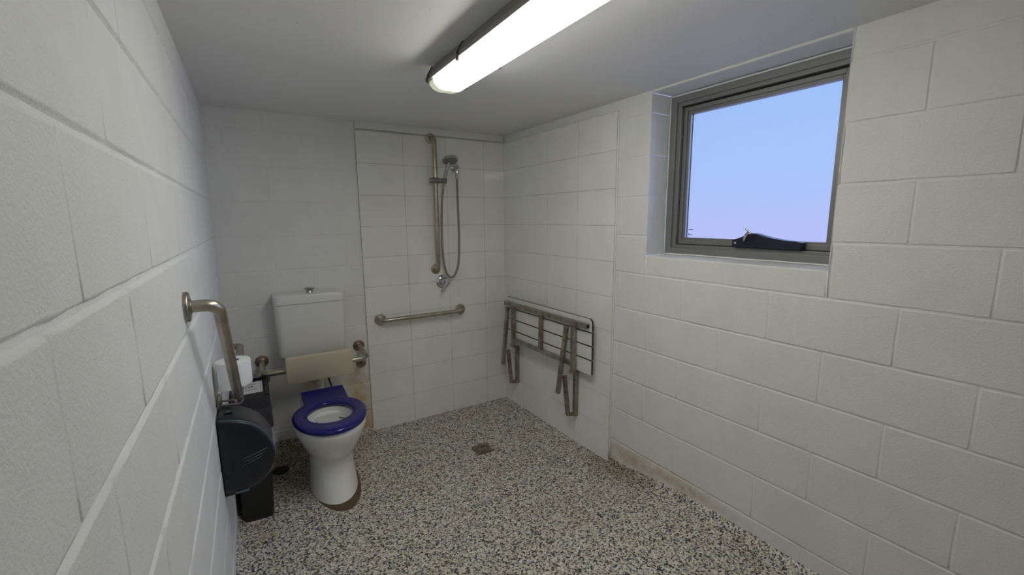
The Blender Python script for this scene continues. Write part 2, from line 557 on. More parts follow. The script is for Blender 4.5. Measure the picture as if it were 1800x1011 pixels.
# right wall with the window opening
WS0, WS1, WZ0, WZ1 = 1.377, 2.190, 1.251, 2.044
bm = bmesh.new()
for i, (z0, z1) in enumerate(COURSES):
    js = alt(2.0, i % 2 == 0)
    if i == 6:      # the sill course is cut to half height below the opening
        for a, b in row_cells(-.02, LEN, js, [(WS0, WS1)]): cell(bm, PR, a, b, z0, z1, 0, .0055, .0042, .0022)
        for a, b in ((WS0, 1.80), (1.80, WS1)): cell(bm, PR, a, b, z0, WZ0, 0, .0055, .0042, .0022, jit=.0012)
        continue
    if z0 > WZ0:
        zt = min(z1, WZ1)
        hole = [(WS0, WS1)]
        for a, b in row_cells(-.02, LEN, js, hole): cell(bm, PR, a, b, z0, z1, 0, .0055, .0042, .0026)
        if z1 > WZ1:
            cell(bm, PR, WS0, WS1, WZ1, z1, 0, .002, .002, .001)
        continue
    for a, b in row_cells(-.02, LEN, js): cell(bm, PR, a, b, z0, z1, 0, .0055, .0042, .0022)
# reveal of the opening
RD = -.235


def quad(bm, *pts, mat=0):
    f = bm.faces.new([bm.verts.new(p) for p in pts]); f.material_index = mat; return f


def strip(bm, P, pts2, d0, d1):
    pass


for z0, z1 in [(WZ0, 1.351), (1.351, 1.551), (1.551, 1.751), (1.751, 1.951), (1.951, WZ1)]:
    for s in (WS0, WS1):
        e = .0025
        quad(bm, PR(s, .0, z0 + e), PR(s, RD, z0 + e), PR(s, RD, z1 - e), PR(s, .0, z1 - e))
        sg = -1 if s == WS0 else 1
        quad(bm, PR(s + sg * .002, .0, z0 - e), PR(s + sg * .002, RD, z0 - e), PR(s + sg * .002, RD, z0 + e), PR(s + sg * .002, .0, z0 + e))
quad(bm, PR(WS0, -.004, WZ0), PR(WS1, -.004, WZ0), PR(WS1, RD, WZ0 + .004), PR(WS0, RD, WZ0 + .004))
quad(bm, PR(WS0, -.001, WZ1), PR(WS1, -.001, WZ1), PR(WS1, RD, WZ1), PR(WS0, RD, WZ1))
struct(link('wall_right', bm, M['paint_right']))

# rear wall (behind the camera)
bm = bmesh.new()
PQ = lambda a, d, z: V((a, -LEN + d, z))
for i, (z0, z1) in enumerate(COURSES):
    for a, b in row_cells(-.02, 2.02, alt(.08, i % 2 == 0)): cell(bm, PQ, a, b, z0, z1, 0, .005, .003, .0009)
struct(link('wall_rear', bm, M['paint_plain']))

# ceiling slab
bm = bmesh.new()
PW = lambda a, d, z: V((a, d, z))
box(bm, PW, -.15, 2.25, -LEN - .1, .15, HC, HC + .12)
struct(link('ceiling', bm, M['ceiling']))


# floor: falls to the drain, rises towards the room, coved at the block walls
def sst(x, a, b):
    t = max(0, min(1, (x - a) / (b - a))); return t * t * (3 - 2 * t)


DR = V((1.320, -.616))


def zfloor(x, y):
    d = max(.80 - x, -1.13 - y, 0)
    z = .054 * sst(d, 0, .62)
    r = math.hypot(x - DR.x, y - DR.y)
    z -= .014 * (1 - sst(r, .0, .55))
    wall = []
    if x < .775: wall.append(-y)
    if y < -1.165: wall.append((W - SK * y) - x)
    wall.append(x)
    dm = max(0, min(wall))
    z += .030 * math.exp(-dm / .022)
    return z


bm = bmesh.new()
xs = [-.015, 0, .006, .014, .024, .038, .06, .09] + [.09 + .04 * k for k in range(1, 42)] + [1.765 + .0125 * k for k in range(1, 18)]
ys = [.01, 0, -.006, -.014, -.024, -.038, -.06, -.09] + [-.09 - .04 * k for k in range(1, 26)] + [-1.10 - .01 * k for k in range(0, 10)] + [-1.22 - .06 * k for k in range(0, 40)]
ys = sorted({round(y, 4) for y in ys}, reverse=True)
gv = [[bm.verts.new((x, y, zfloor(x, y))) for x in xs] for y in ys]
for a, b in zip(gv, gv[1:]):
    for i in range(len(xs) - 1):
        cx_ = (xs[i] + xs[i + 1]) / 2; cy_ = (a[i].co.y + b[i].co.y) / 2
        bm.faces.new((a[i], a[i + 1], b[i + 1], b[i]))
struct(link('floor', bm, M['floor'], smooth=True))


# ------------------------------------------------------------------ tiled shower panels
def tile_panel(name, P, cols, zrows, thick):
    bm = bmesh.new()
    lo, hi = cols[0], cols[-1]; zb, zt = zrows[0], zrows[-1]
    # substrate = grout body
    box(bm, P, lo, hi, -.003, thick - .0012, zb, zt, 0, 1)
    for a0, a1 in zip(cols, cols[1:]):
        for z0, z1 in zip(zrows, zrows[1:]):
            g = .0011; j = random.uniform(-.0003, .0004)
            poly = rrect(a0 + g, a1 - g, z0 + g, z1 - g, .002, 1)
            rings = [[P(a, thick - .0014, z) for a, z in poly]]
            rings.append([P(a, thick - .0004 + j, z) for a, z in rrect(a0 + g + .0002, a1 - g - .0002, z0 + g + .0002, z1 - g - .0002, .002, 1)])
            rings.append([P(a, thick + j, z) for a, z in rrect(a0 + g + .0012, a1 - g - .0012, z0 + g + .0012, z1 - g - .0012, .002, 1)])
            rs = loft(bm, rings, True, (False, True), 0)
    return struct(link(name, bm, [M['tile'], M['grout']]))


TH = .011
zr = [-.03] + [.003 + .2 * k for k in range(1, 11)]
tile_panel('trim_1', PB, [.783, 1.083, 1.388, 1.683, W - .009], zr, TH)
tile_panel('trim_2', PR, [.010, .255, .555, .856, 1.163], zr, TH)
# painted batten above the tiles, in the corner with the ceiling
bm = bmesh.new()
box(bm, PB, .783, W - .012, -.002, .016, 2.012, HC, .002)
struct(link('trim_3', bm, M['trim_paint']))
# white sealant bead up the free edge of each tiled panel
bm = bmesh.new()
path = [PR(1.1655 + .0008 * math.sin(k * 1.7), .004, .04 + k * .049) for k in range(41)]
sweep(bm, path, .005, 8)
struct(link('trim_4', bm, M['caulk'], smooth=True))

# ------------------------------------------------------------------ window
win = bpy.data.objects.new('window_1', None); C.objects.link(win); win.location = PR(1.785, -.15, WZ0)
struct(win)
FR0, FR1, FZ0, FZ1 = WS0 + .012, WS1 - .003, WZ0 + .010, WZ1 - .012


def ringframe(bm, s0, s1, z0, z1, wl, wr, wb, wt, d0, d1, bev=.0015):
    box(bm, PR, s0, s0 + wl, d0, d1, z0, z1, bev)
    box(bm, PR, s1 - wr, s1, d0, d1, z0, z1, bev)
    box(bm, PR, s0 + wl, s1 - wr, d0, d1, z0, z0 + wb, bev)
    box(bm, PR, s0 + wl, s1 - wr, d0, d1, z1 - wt, z1, bev)


bm = bmesh.new()
ringframe(bm, FR0, FR1, FZ0, FZ1, .034, .030, .030, .030, -.130, -.215)
ringframe(bm, FR0 + .0, FR1, FZ0, FZ1, .056, .046, .046, .048, -.140, -.215)
ringframe(bm, FR0 + .0, FR1, FZ0, FZ1, .060, .050, .050, .056, -.188, -.215)
link('window_frame', bm, M['alu'], win)
bm = bmesh.new()
ringframe(bm, FR0 + .053, FR1 - .043, FZ0 + .043, FZ1 - .045, .006, .006, .006, .009, -.178, -.187)
link('gasket', bm, M['alu_dark'], win)
SA0, SA1, SZ0, SZ1 = FR0 + .058, FR1 - .047, FZ0 + .049, FZ1 - .055
bm = bmesh.new()
ringframe(bm, SA0, SA1, SZ0, SZ1, .018, .018, .022, .018, -.158, -.200)
ringframe(bm, SA0 + .014, SA1 - .014, SZ0 + .018, SZ1 - .014, .018, .016, .014, .018, -.166, -.200)
sash = link('window_sash', bm, M['alu'], win)
GA0, GA1, GZ0, GZ1 = SA0 + .030, SA1 - .028, SZ0 + .030, SZ1 - .030
bm = bmesh.new()
ringframe(bm, GA0 - .002, GA1 + .002, GZ0 - .002, GZ1 + .002, .004, .004, .003, .003, -.178, -.190)
link('glazing_bead', bm, M['alu_dark'], win)
bm = bmesh.new()
box(bm, PR, GA0 - .004, GA1 + .004, -.184, -.188, GZ0 - .004, GZ1 + .004)
gl = link('glass', bm, M['glass'], win); gl['label'] = 'clear glass pane with pale sky behind'
bm = bmesh.new()   # faint printed stamp in the pane's corner
for a0, a1, z0, z1 in ((.012, .036, .040, .044), (.012, .017, .014, .024), (.017, .020, .014, .018), (.025, .033, .015, .019)):
    box(bm, PR, GA0 + a0, GA0 + a1, -.1825, -.1838, GZ0 + z0, GZ0 + z1)
st = link('glass_stamp', bm, simple('stamp_grey', (.22, .23, .30), .6), win)
# caulk line round the frame
bm = bmesh.new()
cp = [PR(FR0 - .004, -.133, FZ0 - .003), PR(FR0 - .004, -.133, FZ1 + .004), PR(FR1 + .004, -.133, FZ1 + .004), PR(FR1 + .004, -.133, FZ0 - .003), PR(FR0 - .004, -.133, FZ0 - .003)]
for p, q in zip(cp, cp[1:]):
    sweep(bm, [p.lerp(q, k / 20) + V((random.uniform(-.001, .001), random.uniform(-.001, .001), random.uniform(-.001, .001))) for k in range(21)], .0045, 6)
link('sealant', bm, M['caulk'], win, smooth=True)
# chain winder
wz = SZ0 + .004
w0, w1 = 1.758, 2.044
prof = [(w0, 0), (w1, 0), (w1, .030), (w1 - .02, .034), (w1 - .07, .037), (w1 - .12, .045), (w1 - .16, .055), (w0 + .105, .062), (w0 + .085, .063), (w0 + .06, .055), (w0 + .03, .041), (w0 + .006, .034), (w0, .030)]
bm = bmesh.new()
slab(bm, PR, [(a, wz - .004 + z) for a, z in prof], -.156, -.118, .004)
wd = link('window_winder', bm, M['winder'], win); wd['label'] = 'black chain winder casing on the bottom rail'
bm = bmesh.new()
disc(bm, PR(w0 + .016, -.119, wz + .014), PR(0, 1, 0) - PR(0, 0, 0), .006, .003, 16)
link('screw', bm, M['chrome'], wd, smooth=True, angle=40)
bm = bmesh.new()
hp = smoothpath([PR(w0 + .060, -.125, wz + .022), PR(w0 + .064, -.105, wz + .030), PR(w0 + .080, -.085, wz + .050), PR(w0 + .094, -.078, wz + .064)], 6)
sweep(bm, hp, .006, 10)
sweep(bm, [PR(w0 + .082, -.078, wz + .080), PR(w0 + .108, -.078, wz + .060)], .0042, 10)
link('winder_handle', bm, M['chrome'], wd, smooth=True, angle=40)

# ------------------------------------------------------------------ ceiling light
LX0, LX1, LY0, LY1 = .828, .988, -1.140, -2.400
lt = thing('ceiling_light', 'long lit fluorescent batten with clear ribbed diffuser on the ceiling', 'light', (.905, -1.775, HC))
bm = bmesh.new()
ya, yb = LY1 + .005, LY0 - .008
ring = lambda y, k: [V((LX0 + .028, y - k, HC)), V((LX0 + .006, y, HC - .040)), V((LX0, y, HC - .046)), V((LX0, y, HC - .060)), V((LX1, y, HC - .060)), V((LX1, y, HC - .046)), V((LX1 - .006, y, HC - .040)), V((LX1 - .028, y - k, HC))]
loft(bm, [ring(ya, -.03), ring(yb, .03)], True, (True, True))
link('housing', bm, M['lightbase'], lt)
bm = bmesh.new()
# wraparound profile with long ribs
prof = [(.012, -.052), (.012, -.060), (.0125, -.070), (.013, -.074), (.017, -.077), (.018, -.081), (.026, -.088), (.036, -.0935), (.048, -.097), (.062, -.098), (.072, -.0975), (.083, -.0965)]
full = [(LX0 + a, HC + z) for a, z in prof] + [(LX1 - a, HC + z) for a, z in prof[::-1]][1:]
ends = [(.030, .985), (.04, 1.0), (.06, 1.0), (.10, 1.0)]
loops = []
xm = (LX0 + LX1) / 2; zm = HC - .052
for dy, k in ends: loops.append([V((xm + (x - xm) * (.985 if k < 1 else 1), LY0 - .03 - dy, zm + (z - zm) * k)) for x, z in full])
for dy, k in ends[::-1]: loops.append([V((xm + (x - xm) * (.985 if k < 1 else 1), LY1 + .03 + dy, zm + (z - zm) * k)) for x, z in full])
loft(bm, loops, False, (False, False))
df = link('diffuser', bm, M['lamp'], lt, smooth=True); df['label'] = 'glowing white ribbed diffuser'
for nm, y, s in (('end_cap', LY0, 1), ('end_cap', LY1, -1)):
    bm = bmesh.new()
    lps = []
    for dy, kx, kz in ((.068, 1.0, 1.0), (.066, 1.02, 1.03), (.058, 1.02, 1.03), (.056, .995, .99), (.034, .985, .98), (.016, .96, .92), (.005, .90, .80), (0, .80, .60)):
        lps.append([V((xm + (x - xm) * kx, y - s * dy, zm + (z - zm) * kz)) for x, z in full])
    loft(bm, lps, False)
    bm.faces.new([bm.verts.new(p) for p in lps[-1]])
    e = link(nm, bm, M['endcap'], lt, smooth=True, angle=40); e['label'] = 'yellowed moulded diffuser end'
for y in (-1.185, -1.47, -2.05):
    for sd in (0, 1):
        x = LX0 - .003 if sd == 0 else LX1 + .003; s = -1 if sd == 0 else 1
        bm = bmesh.new()
        box(bm, PW, x - .002, x + .002, y - .006, y + .006, HC - .072, HC - .042, .0008)
        bar(bm, (x, y, HC - .043), (x - s * .020, y, HC - .009), .012, .003, (0, 1, 0), .0006)
        box(bm, PW, x - .004, x + .004, y - .003, y + .007, HC - .074, HC - .058, .0008)
        c_ = link('clip', bm, M['clip'], lt); c_['label'] = 'rusty brown diffuser clip'

# ------------------------------------------------------------------ toilet
TX = .443
tz = .030
toilet = thing('toilet', 'white floor-standing toilet with open dark blue seat and white cistern', 'toilet', (TX, -.55, tz))


def egg(z, hw, yc, fl, bl, n=48, xo=0, bs=2.0):
    o = []
    for k in range(n):
        t = 2 * PI * k / n
        c, s = math.cos(t), math.sin(t)
        if s <= 0: o.append(V((TX + xo + hw * c, yc + fl * s, z)))
        else:
            e = 2 / bs
            o.append(V((TX + xo + hw * math.copysign(abs(c) ** e, c), yc + bl * abs(s) ** e, z)))
    return o


bm = bmesh.new()
S = [(.425, .110, -.605, .128, .138), (.432, .122, -.605, .155, .148), (.433, .150, -.597, .20, .165), (.430, .170, -.592, .232, .185), (.420, .1755, -.590, .240, .19), (.405, .1755, -.590, .238, .19), (.385, .171, -.590, .231, .19), (.35, .158, -.588, .215, .185),
     (.31, .142, -.585, .190, .18), (.275, .127, -.58, .166, .178), (.255, .119, -.577, .150, .176), (.240, .112, -.574, .136, .178, 48, -.003), (.215, .109, -.57, .132, .18, 48, -.006),
     (.19, .108, -.565, .138, .19, 48, -.006), (.16, .109, -.56, .153, .20, 48, -.006), (.12, .112, -.555, .184, .22, 48, -.006), (.08, .116, -.55, .220, .24, 48, -.005), (tz + .012, .120, -.55, .250, .25, 48, -.004)]
inner = [(.40, .112, -.605, .128, .138), (.36, .104, -.607, .118, .128), (.31, .088, -.61, .095, .10), (.265, .064, -.60, .07, .075), (.255, .05, -.60, .055, .055)]
loft(bm, [egg(*q) for q in inner[::-1]] + [egg(*q) for q in S], True, (True, True))
# rear deck and trapway running back to the wall
lp = []
for y, hw, zb, zt in ((-.50, .085, .17, .40), (-.40, .10, .20, .425), (-.31, .112, .24, .431), (-.235, .112, .27, .431), (-.225, .107, .275, .426)):
    lp.append([V((TX + a, y, z)) for a, z in rrect(-hw, hw, zb, zt, .03)])
loft(bm, lp, True, (True, True))
lp = []
for y in (-.40, -.18, -.02): lp.append([V((TX + .052 * math.cos(2 * PI * k / 20), y, .20 + .052 * math.sin(2 * PI * k / 20))) for k in range(20)])
loft(bm, lp, True, (True, True))
link('bowl', bm, M['porcelain'], toilet, smooth=True, angle=50)
# water in the bowl
bm = bmesh.new()
lps = egg(.285, .072, -.605, .08, .085)
bm.faces.new([bm.verts.new(p) for p in lps])
wm, nt, b_ = new_mat('bowl_water'); b_.inputs['Base Color'].default_value = (.55, .55, .53, 1); b_.inputs['Roughness'].default_value = .03
link('water', bm, wm, toilet)
# dark strip on the bowl's back wall, standing in for shade under the rim
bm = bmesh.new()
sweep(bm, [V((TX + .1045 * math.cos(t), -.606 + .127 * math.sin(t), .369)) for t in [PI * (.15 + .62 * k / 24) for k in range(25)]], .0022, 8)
g = link('rim_shadow', bm, M['hole'], toilet, smooth=True); g['label'] = 'dark line drawn as shade under the bowl rim'
# brown putty plinth
bm = bmesh.new()
loft(bm, [egg(.012, .126, -.55, .290, .25, xo=.001), egg(tz + .004, .125, -.55, .288, .25, xo=.001), egg(tz + .016, .121, -.55, .274, .25, xo=.0), egg(tz + .019, .110, -.55, .25, .25)], True, (True, True))
pz = link('plinth', bm, M['brown'], toilet, smooth=True, angle=50); pz['label'] = 'brown stained putty base'
# seat ring
bm = bmesh.new()
o_ = lambda k, z: egg(z, .180 - k, -.592, .250 - k, .195 - k)
i_ = lambda k, z: egg(z, .108 + k, -.608, .120 + k, .136 + k)
loft(bm, [o_(.004, .437), o_(0, .442), o_(0, .450), o_(.004, .457), o_(.014, .462), o_(.028, .464), i_(.024, .464), i_(.012, .461), i_(.003, .455), i_(0, .449), i_(.003, .437), o_(.004, .437)], True)
seat = link('toilet_seat', bm, M['blue'], toilet, smooth=True); seat['label'] = 'glossy dark blue open seat ring'
bm = bmesh.new()
v, fs = hexa(bm, [V((TX + a, y, z)) for a, y, z in ((-.108, -.445, .437), (.118, -.445, .437), (.118, -.285, .437), (-.108, -.285, .437), (-.108, -.445, .464), (.118, -.445, .464), (.118, -.285, .476), (-.108, -.285, .476))])
bmesh.ops.bevel(bm, geom=list({e for f in fs for e in f.edges}), offset=.005, segments=3, profile=.6, affect='EDGES')
link('hinge_block', bm, M['blue'], seat)
# cistern
bm = bmesh.new()
CXL, CXR = .247, .632


def cis(z, x0, x1, f, r=.035):
    return [V((a, -y, z)) for a, y in [(x1, .004)] + [(x1 - r + r * math.cos(t), f - r + r * math.sin(t)) for t in [PI / 2 * k / 7 for k in range(8)]] + [(x0 + r - r * math.sin(t), f - r + r * math.cos(t)) for t in [PI / 2 * k / 7 for k in range(8)]] + [(x0, .004)]]


loft(bm, [cis(.640, .262, .617, .135), cis(.648, .256, .622, .145), cis(.66, .253, .626, .150), cis(.84, .250, .629, .163), cis(.964, .249, .630, .166)], True, (True, True))
cst = link('cistern', bm, M['plastic_white'], toilet, smooth=True, angle=40); cst['label'] = 'white plastic cistern on the wall'
bm = bmesh.new()
loft(bm, [cis(.9655, .248, .631, .168), cis(.967, .246, .633, .171), cis(1.006, .246, .633, .171), cis(1.014, .249, .630, .168), cis(1.019, .258, .621, .158), cis(1.021, .275, .600, .13)], True, (True, True))
link('cistern_lid', bm, M['plastic_white'], cst, smooth=True, angle=40)
bm = bmesh.new()
lathe(bm, (.443, -.105, 1.020), (0, 0, 1), [(.021, 0), (.019, .004), (.017, .013), (.020, .018), (.030, .022), (.031, .026), (.028, .029), (.010, .030)])
link('flush_button', bm, M['chrome_dark'], cst, smooth=True, angle=35)
bm = bmesh.new()
sweep(bm, fillet([(.46, -.075, .66), (.46, -.075, .365), (.46, -.24, .365)], .06), .024, 16)
link('flush_pipe', bm, M['plastic_white'], toilet, smooth=True, angle=40)
bm = bmesh.new()
sweep(bm, smoothpath([(.535, -.06, .655), (.512, -.10, .60), (.500, -.15, .53), (.505, -.20, .475), (.525, -.20, .40), (.57, -.08, .33), (.60, -.004, .31)], 8), .0055, 10)
h = link('water_hose', bm, M['hose_black'], toilet, smooth=True); h['label'] = 'thin black water hose'

# ------------------------------------------------------------------ backrest on its rail
br = thing('toilet_support_rail', 'bent steel wall rail carrying a beige padded backrest behind the toilet seat', 'support rail', (.44, 0, .60))
bm = bmesh.new()
XL, XR = .162, .734
sweep(bm, fillet([(XL, -.002, .612), (XL, -.205, .590), (XR, -.205, .590), (.724, -.002, .620)], .045), .0160, 18)
link('rail_tube', bm, M['steel'], br, smooth=True, angle=50)
for x, z in ((XL, .612), (.724, .620)):
    bm = bmesh.new(); disc(bm, (x, -.001, z), (0, -1, 0), .036, .010)
    lathe(bm, (x, -.010, z - .001), (0, -1, 0), [(.022, 0), (.022, .006), (.017, .009)], 20)
    link('flange', bm, M['bronze'], br, smooth=True, angle=35)
for x, z in ((XL + .002, .498), (XR - .002, .498)):
    bm = bmesh.new(); disc(bm, (x, -.001, z), (0, -1, 0), .032, .010)
    sweep(bm, [(x, -.008, z), (x - .002, -.05, z + .026), (x - .004, -.105, z + .062)], .009, 12)
    link('lower_bracket', bm, M['bronze'], br, smooth=True, angle=35)
bm = bmesh.new()
slab(bm, PB, rrect(.273, .635, .520, .674, .014), .218, .252, .007)
link('backrest_pad', bm, M['beige'], br, smooth=True, angle=50)

# ------------------------------------------------------------------ grab rails
gr = thing('grab_rail', 'angled steel grab rail on the left block wall beside the toilet', 'grab rail', (0, -1.0, .80))
bx = .073
bm = bmesh.new()
sweep(bm, fillet([(.004, -1.512, 1.222), (bx, -1.512, 1.222), (bx + .003, -1.100, .806), (bx, -.33, .806), (.004, -.33, .806)], [0, .042, .07, .045, 0], 9), .0163, 20)
link('rail_tube', bm, M['steel'], gr, smooth=True, angle=50)
for y, z in ((-1.512, 1.222), (-.33, .806)):
    bm = bmesh.new(); disc(bm, (.0, y, z), (1, 0, 0), .040, .011)
    lathe(bm, (.010, y, z), (1, 0, 0), [(.021, 0), (.021, .004), (.0165, .006)], 20)
    link('flange', bm, M['steel'], gr, smooth=True, angle=35)

gh = thing('grab_rail', 'straight horizontal steel grab rail on the white tiled shower wall', 'grab rail', (1.165, -TH, .78))
bm = bmesh.new()
sweep(bm, fillet([(.872, -.012, .780), (.872, -.072, .780), (1.462, -.072, .782), (1.462, -.012, .782)], .034), .0155, 18)
link('rail_tube', bm, M['steel'], gh, smooth=True, angle=50)
for x, z in ((.872, .780), (1.462, .782)):
    bm = bmesh.new(); disc(bm, (x, -TH, z), (0, -1, 0), .039, .010)
    lathe(bm, (x, -TH - .009, z), (0, -1, 0), [(.021, 0), (.021, .004), (.016, .006)], 20)
    link('flange', bm, M['steel'], gh, smooth=True, angle=35)

gvr = thing('grab_rail', 'tall vertical steel shower rail on the white tiled wall', 'grab rail', (1.28, -TH, 1.54))
bm = bmesh.new()
sweep(bm, fillet([(1.277, -.012, 1.990), (1.281, -.070, 1.984), (1.281, -.070, 1.102), (1.281, -.012, 1.095)], .034), .0155, 18)
link('rail_tube', bm, simple('yellowed_stainless_steel', (.47, .42, .32), .3, 1, var=.25, vscale=12), gvr, smooth=True, angle=50)
for x, z in ((1.277, 1.990), (1.281, 1.095)):
    bm = bmesh.new(); disc(bm, (x, -TH, z), (0, -1, 0), .034, .010)
    link('flange', bm, M['steel'], gvr, smooth=True, angle=35)

# ------------------------------------------------------------------ shower fittings
sl = thing('shower_slider', 'grey sliding clamp holding the hand shower on the vertical rail', 'shower bracket', (1.281, -.07, 1.705))
bm = bmesh.new()
lathe(bm, (1.238, -.073, 1.706), (1, -.05, 0), [(.016, 0), (.0185, .002), (.0185, .020), (.016, .022)], 24)
link('clamp_knob', bm, M['chrome_dark'], sl, smooth=True, angle=35)
bm = bmesh.new()
sweep(bm, [(1.258, -.074, 1.706), (1.281, -.076, 1.706), (1.305, -.085, 1.705), (1.326, -.094, 1.703)], .0165, 16, rfun=lambda t: .0175 - .002 * t)
lathe(bm, (1.281, -.070, 1.687), (0, 0, 1), [(.0205, 0), (.0215, .002), (.0215, .036), (.0205, .038)], 24)
lathe(bm, (1.331, -.100, 1.686), (.12, -.16, 1), [(.014, 0), (.0155, .002), (.0175, .034), (.016, .036)], 20)
link('clamp_body', bm, simple('grey_plastic_clamp', (.20, .205, .20), .35, .3), sl, smooth=True, angle=35)

hs = thing('hand_shower', 'chrome hand shower with round grey face and long looping hose', 'shower head', (1.335, -.104, 1.69))
bm = bmesh.new()
hpath = smoothpath([(1.328, -.096, 1.660), (1.332, -.101, 1.690), (1.342, -.110, 1.745), (1.350, -.122, 1.790), (1.358, -.125, 1.822), (1.360, -.115, 1.842)], 6)
sweep(bm, hpath, .011, 16, rfun=lambda t: .0095 + .0035 * t)
link('handle', bm, M['chrome_dark'], hs, smooth=True, angle=50)
hc = V((1.366, -.135, 1.836)); hn = V((-.03, -.36, -.93)).normalized()
bm = bmesh.new()
lathe(bm, hc - hn * .024, hn, [(.012, 0), (.038, .005), (.053, .012), (.056, .018), (.0555, .026), (.050, .028)], 40)
hd = link('head', bm, M['chrome'], hs, smooth=True, angle=35)
bm = bmesh.new()
lathe(bm, hc + hn * .003, hn, [(.049, 0), (.0485, .002), (.03, .0028), (.004, .003)], 40)
f_ = link('spray_face', bm, M['spray'], hd, smooth=True); f_['label'] = 'dark grey round spray face'
bm = bmesh.new()
hose = smoothpath([(1.446, -.060, 1.722), (1.446, -.060, 1.64), (1.450, -.058, 1.45), (1.449, -.060, 1.28), (1.438, -.062, 1.13), (1.408, -.064, 1.055), (1.374, -.066, 1.034),
                   (1.340, -.070, 1.070), (1.317, -.078, 1.17), (1.310, -.084, 1.30), (1.310, -.088, 1.45), (1.316, -.092, 1.57), (1.327, -.096, 1.655)], 12)
sweep(bm, hose, .0072, 10, rfun=lambda t: .0072)
hz_ = simple('ribbed_metal_hose', (.30, .29, .26), .35, .9)
nt = hz_.node_tree
wv = N(nt, 'ShaderNodeTexWave', Scale=90.0); wv.bands_direction = 'Z'
nt.links.new(obj_coord(nt), wv.inputs['Vector'])
bp = N(nt, 'ShaderNodeBump', Strength=.5, Distance=.001)
nt.links.new(wv.outputs['Fac'], bp.inputs['Height']); nt.links.new(bp.outputs['Normal'], nt.nodes['Principled BSDF'].inputs['Normal'])
link('hose', bm, hz_, hs, smooth=True, angle=50)

so = thing('shower_outlet', 'round chrome wall outlet elbow feeding the shower hose', 'water outlet', (1.452, -TH, 1.80))
bm = bmesh.new(); disc(bm, (1.452, -TH, 1.803), (0, -1, 0), .033, .012)
link('wall_plate', bm, M['chrome'], so, smooth=True, angle=35)
bm = bmesh.new()
sweep(bm, fillet([(1.452, -.02, 1.803), (1.447, -.062, 1.803), (1.446, -.062, 1.765)], .016), .0150, 18)
lathe(bm, (1.446, -.061, 1.775), (0, 0, -1), [(.0155, 0), (.0125, .004), (.0125, .020), (.0115, .022), (.0115, .048), (.0085, .052)], 20)
link('elbow', bm, M['chrome'], so, smooth=True, angle=40)

mx = thing('shower_mixer', 'round chrome shower mixer tap with lever below the vertical rail', 'tap', (1.335, -TH, 1.0))
bm = bmesh.new()
lathe(bm, (1.335, -TH, 1.001), (0, -1, 0), [(.051, 0), (.051, .004), (.046, .010), (.034, .014), (.028, .016)], 40)
link('wall_plate', bm, M['chrome'], mx, smooth=True, angle=35)
bm = bmesh.new()
lathe(bm, (1.335, -TH - .014, 1.001), (0, -1, 0), [(.026, 0), (.0255, .030), (.022, .040), (.012, .044)], 32)
link('body', bm, M['chrome'], mx, smooth=True, angle=40)
bm = bmesh.new()
lp = []
for t in range(9):
    k = t / 8
    c = V((1.340, -.062, 1.000)).lerp(V((1.285, -.105, .943)), k)
    w_ = .017 - .007 * k; h_ = .010 - .005 * k
    dirv = V((-.62, -.42, -.66)).normalized(); sd = V((.73, 0, -.68)).normalized(); up = dirv.cross(sd)
    lp.append([c + sd * w_ * math.cos(2 * PI * q / 16) + up * h_ * math.sin(2 * PI * q / 16) for q in range(16)])
loft(bm, lp, True, (True, True))
link('lever', bm, M['chrome'], mx, smooth=True, angle=60)

# ------------------------------------------------------------------ folded shower seat
ss = thing('folding_shower_seat', 'folded-up shower seat with pale slats and brown steel tube frame on the right wall', 'shower seat', PR(.58, TH, .52))
sdir = PR(1, 0, 0) - PR(0, 0, 0); ndir = PR(0, 1, 0) - PR(0, 0, 0); zdir = V((0, 0, 1))
A0, A1 = .092, 1.056
rows_ = [(.7825, .859), (.6985, .7745), (.6125, .6905), (.518, .6045)]
for i, (z0, z1) in enumerate(rows_):
    bm = bmesh.new()
    if i == 0:
        pl = [(A0, z0), (A1, z0)] + [(A1 - .03 + .03 * math.cos(t), z1 - .03 + .03 * math.sin(t)) for t in [PI / 2 * k / 6 for k in range(7)]] + [(A0 + .03 - .03 * math.sin(t), z1 - .03 + .03 * math.cos(t)) for t in [PI / 2 * k / 6 for k in range(7)]]
    elif i == 3:
        pl = [(A1, z1), (A0, z1)] + [(A0 + .02 - .02 * math.cos(t), z0 + .02 - .02 * math.sin(t)) for t in [PI / 2 * k / 6 for k in range(7)]] + [(A1, z0)]
    else:
        pl = [(A0, z0), (A1, z0), (A1, z1), (A0, z1)]
    slab(bm, PR, pl, .047, .060, .0006, (0, 1))
    link('slat', bm, [M['laminate'], M['laminate_edge']], ss)


def tube(name, p0, p1, w, h, mat, label=None, parent=ss):
    bm = bmesh.new(); bar(bm, PR(*p0), PR(*p1), w, h, sdir if abs(p1[2] - p0[2]) > abs(p1[0] - p0[0]) else zdir, .003)
    o = link(name, bm, mat, parent)
    if label: o['label'] = label
    return o


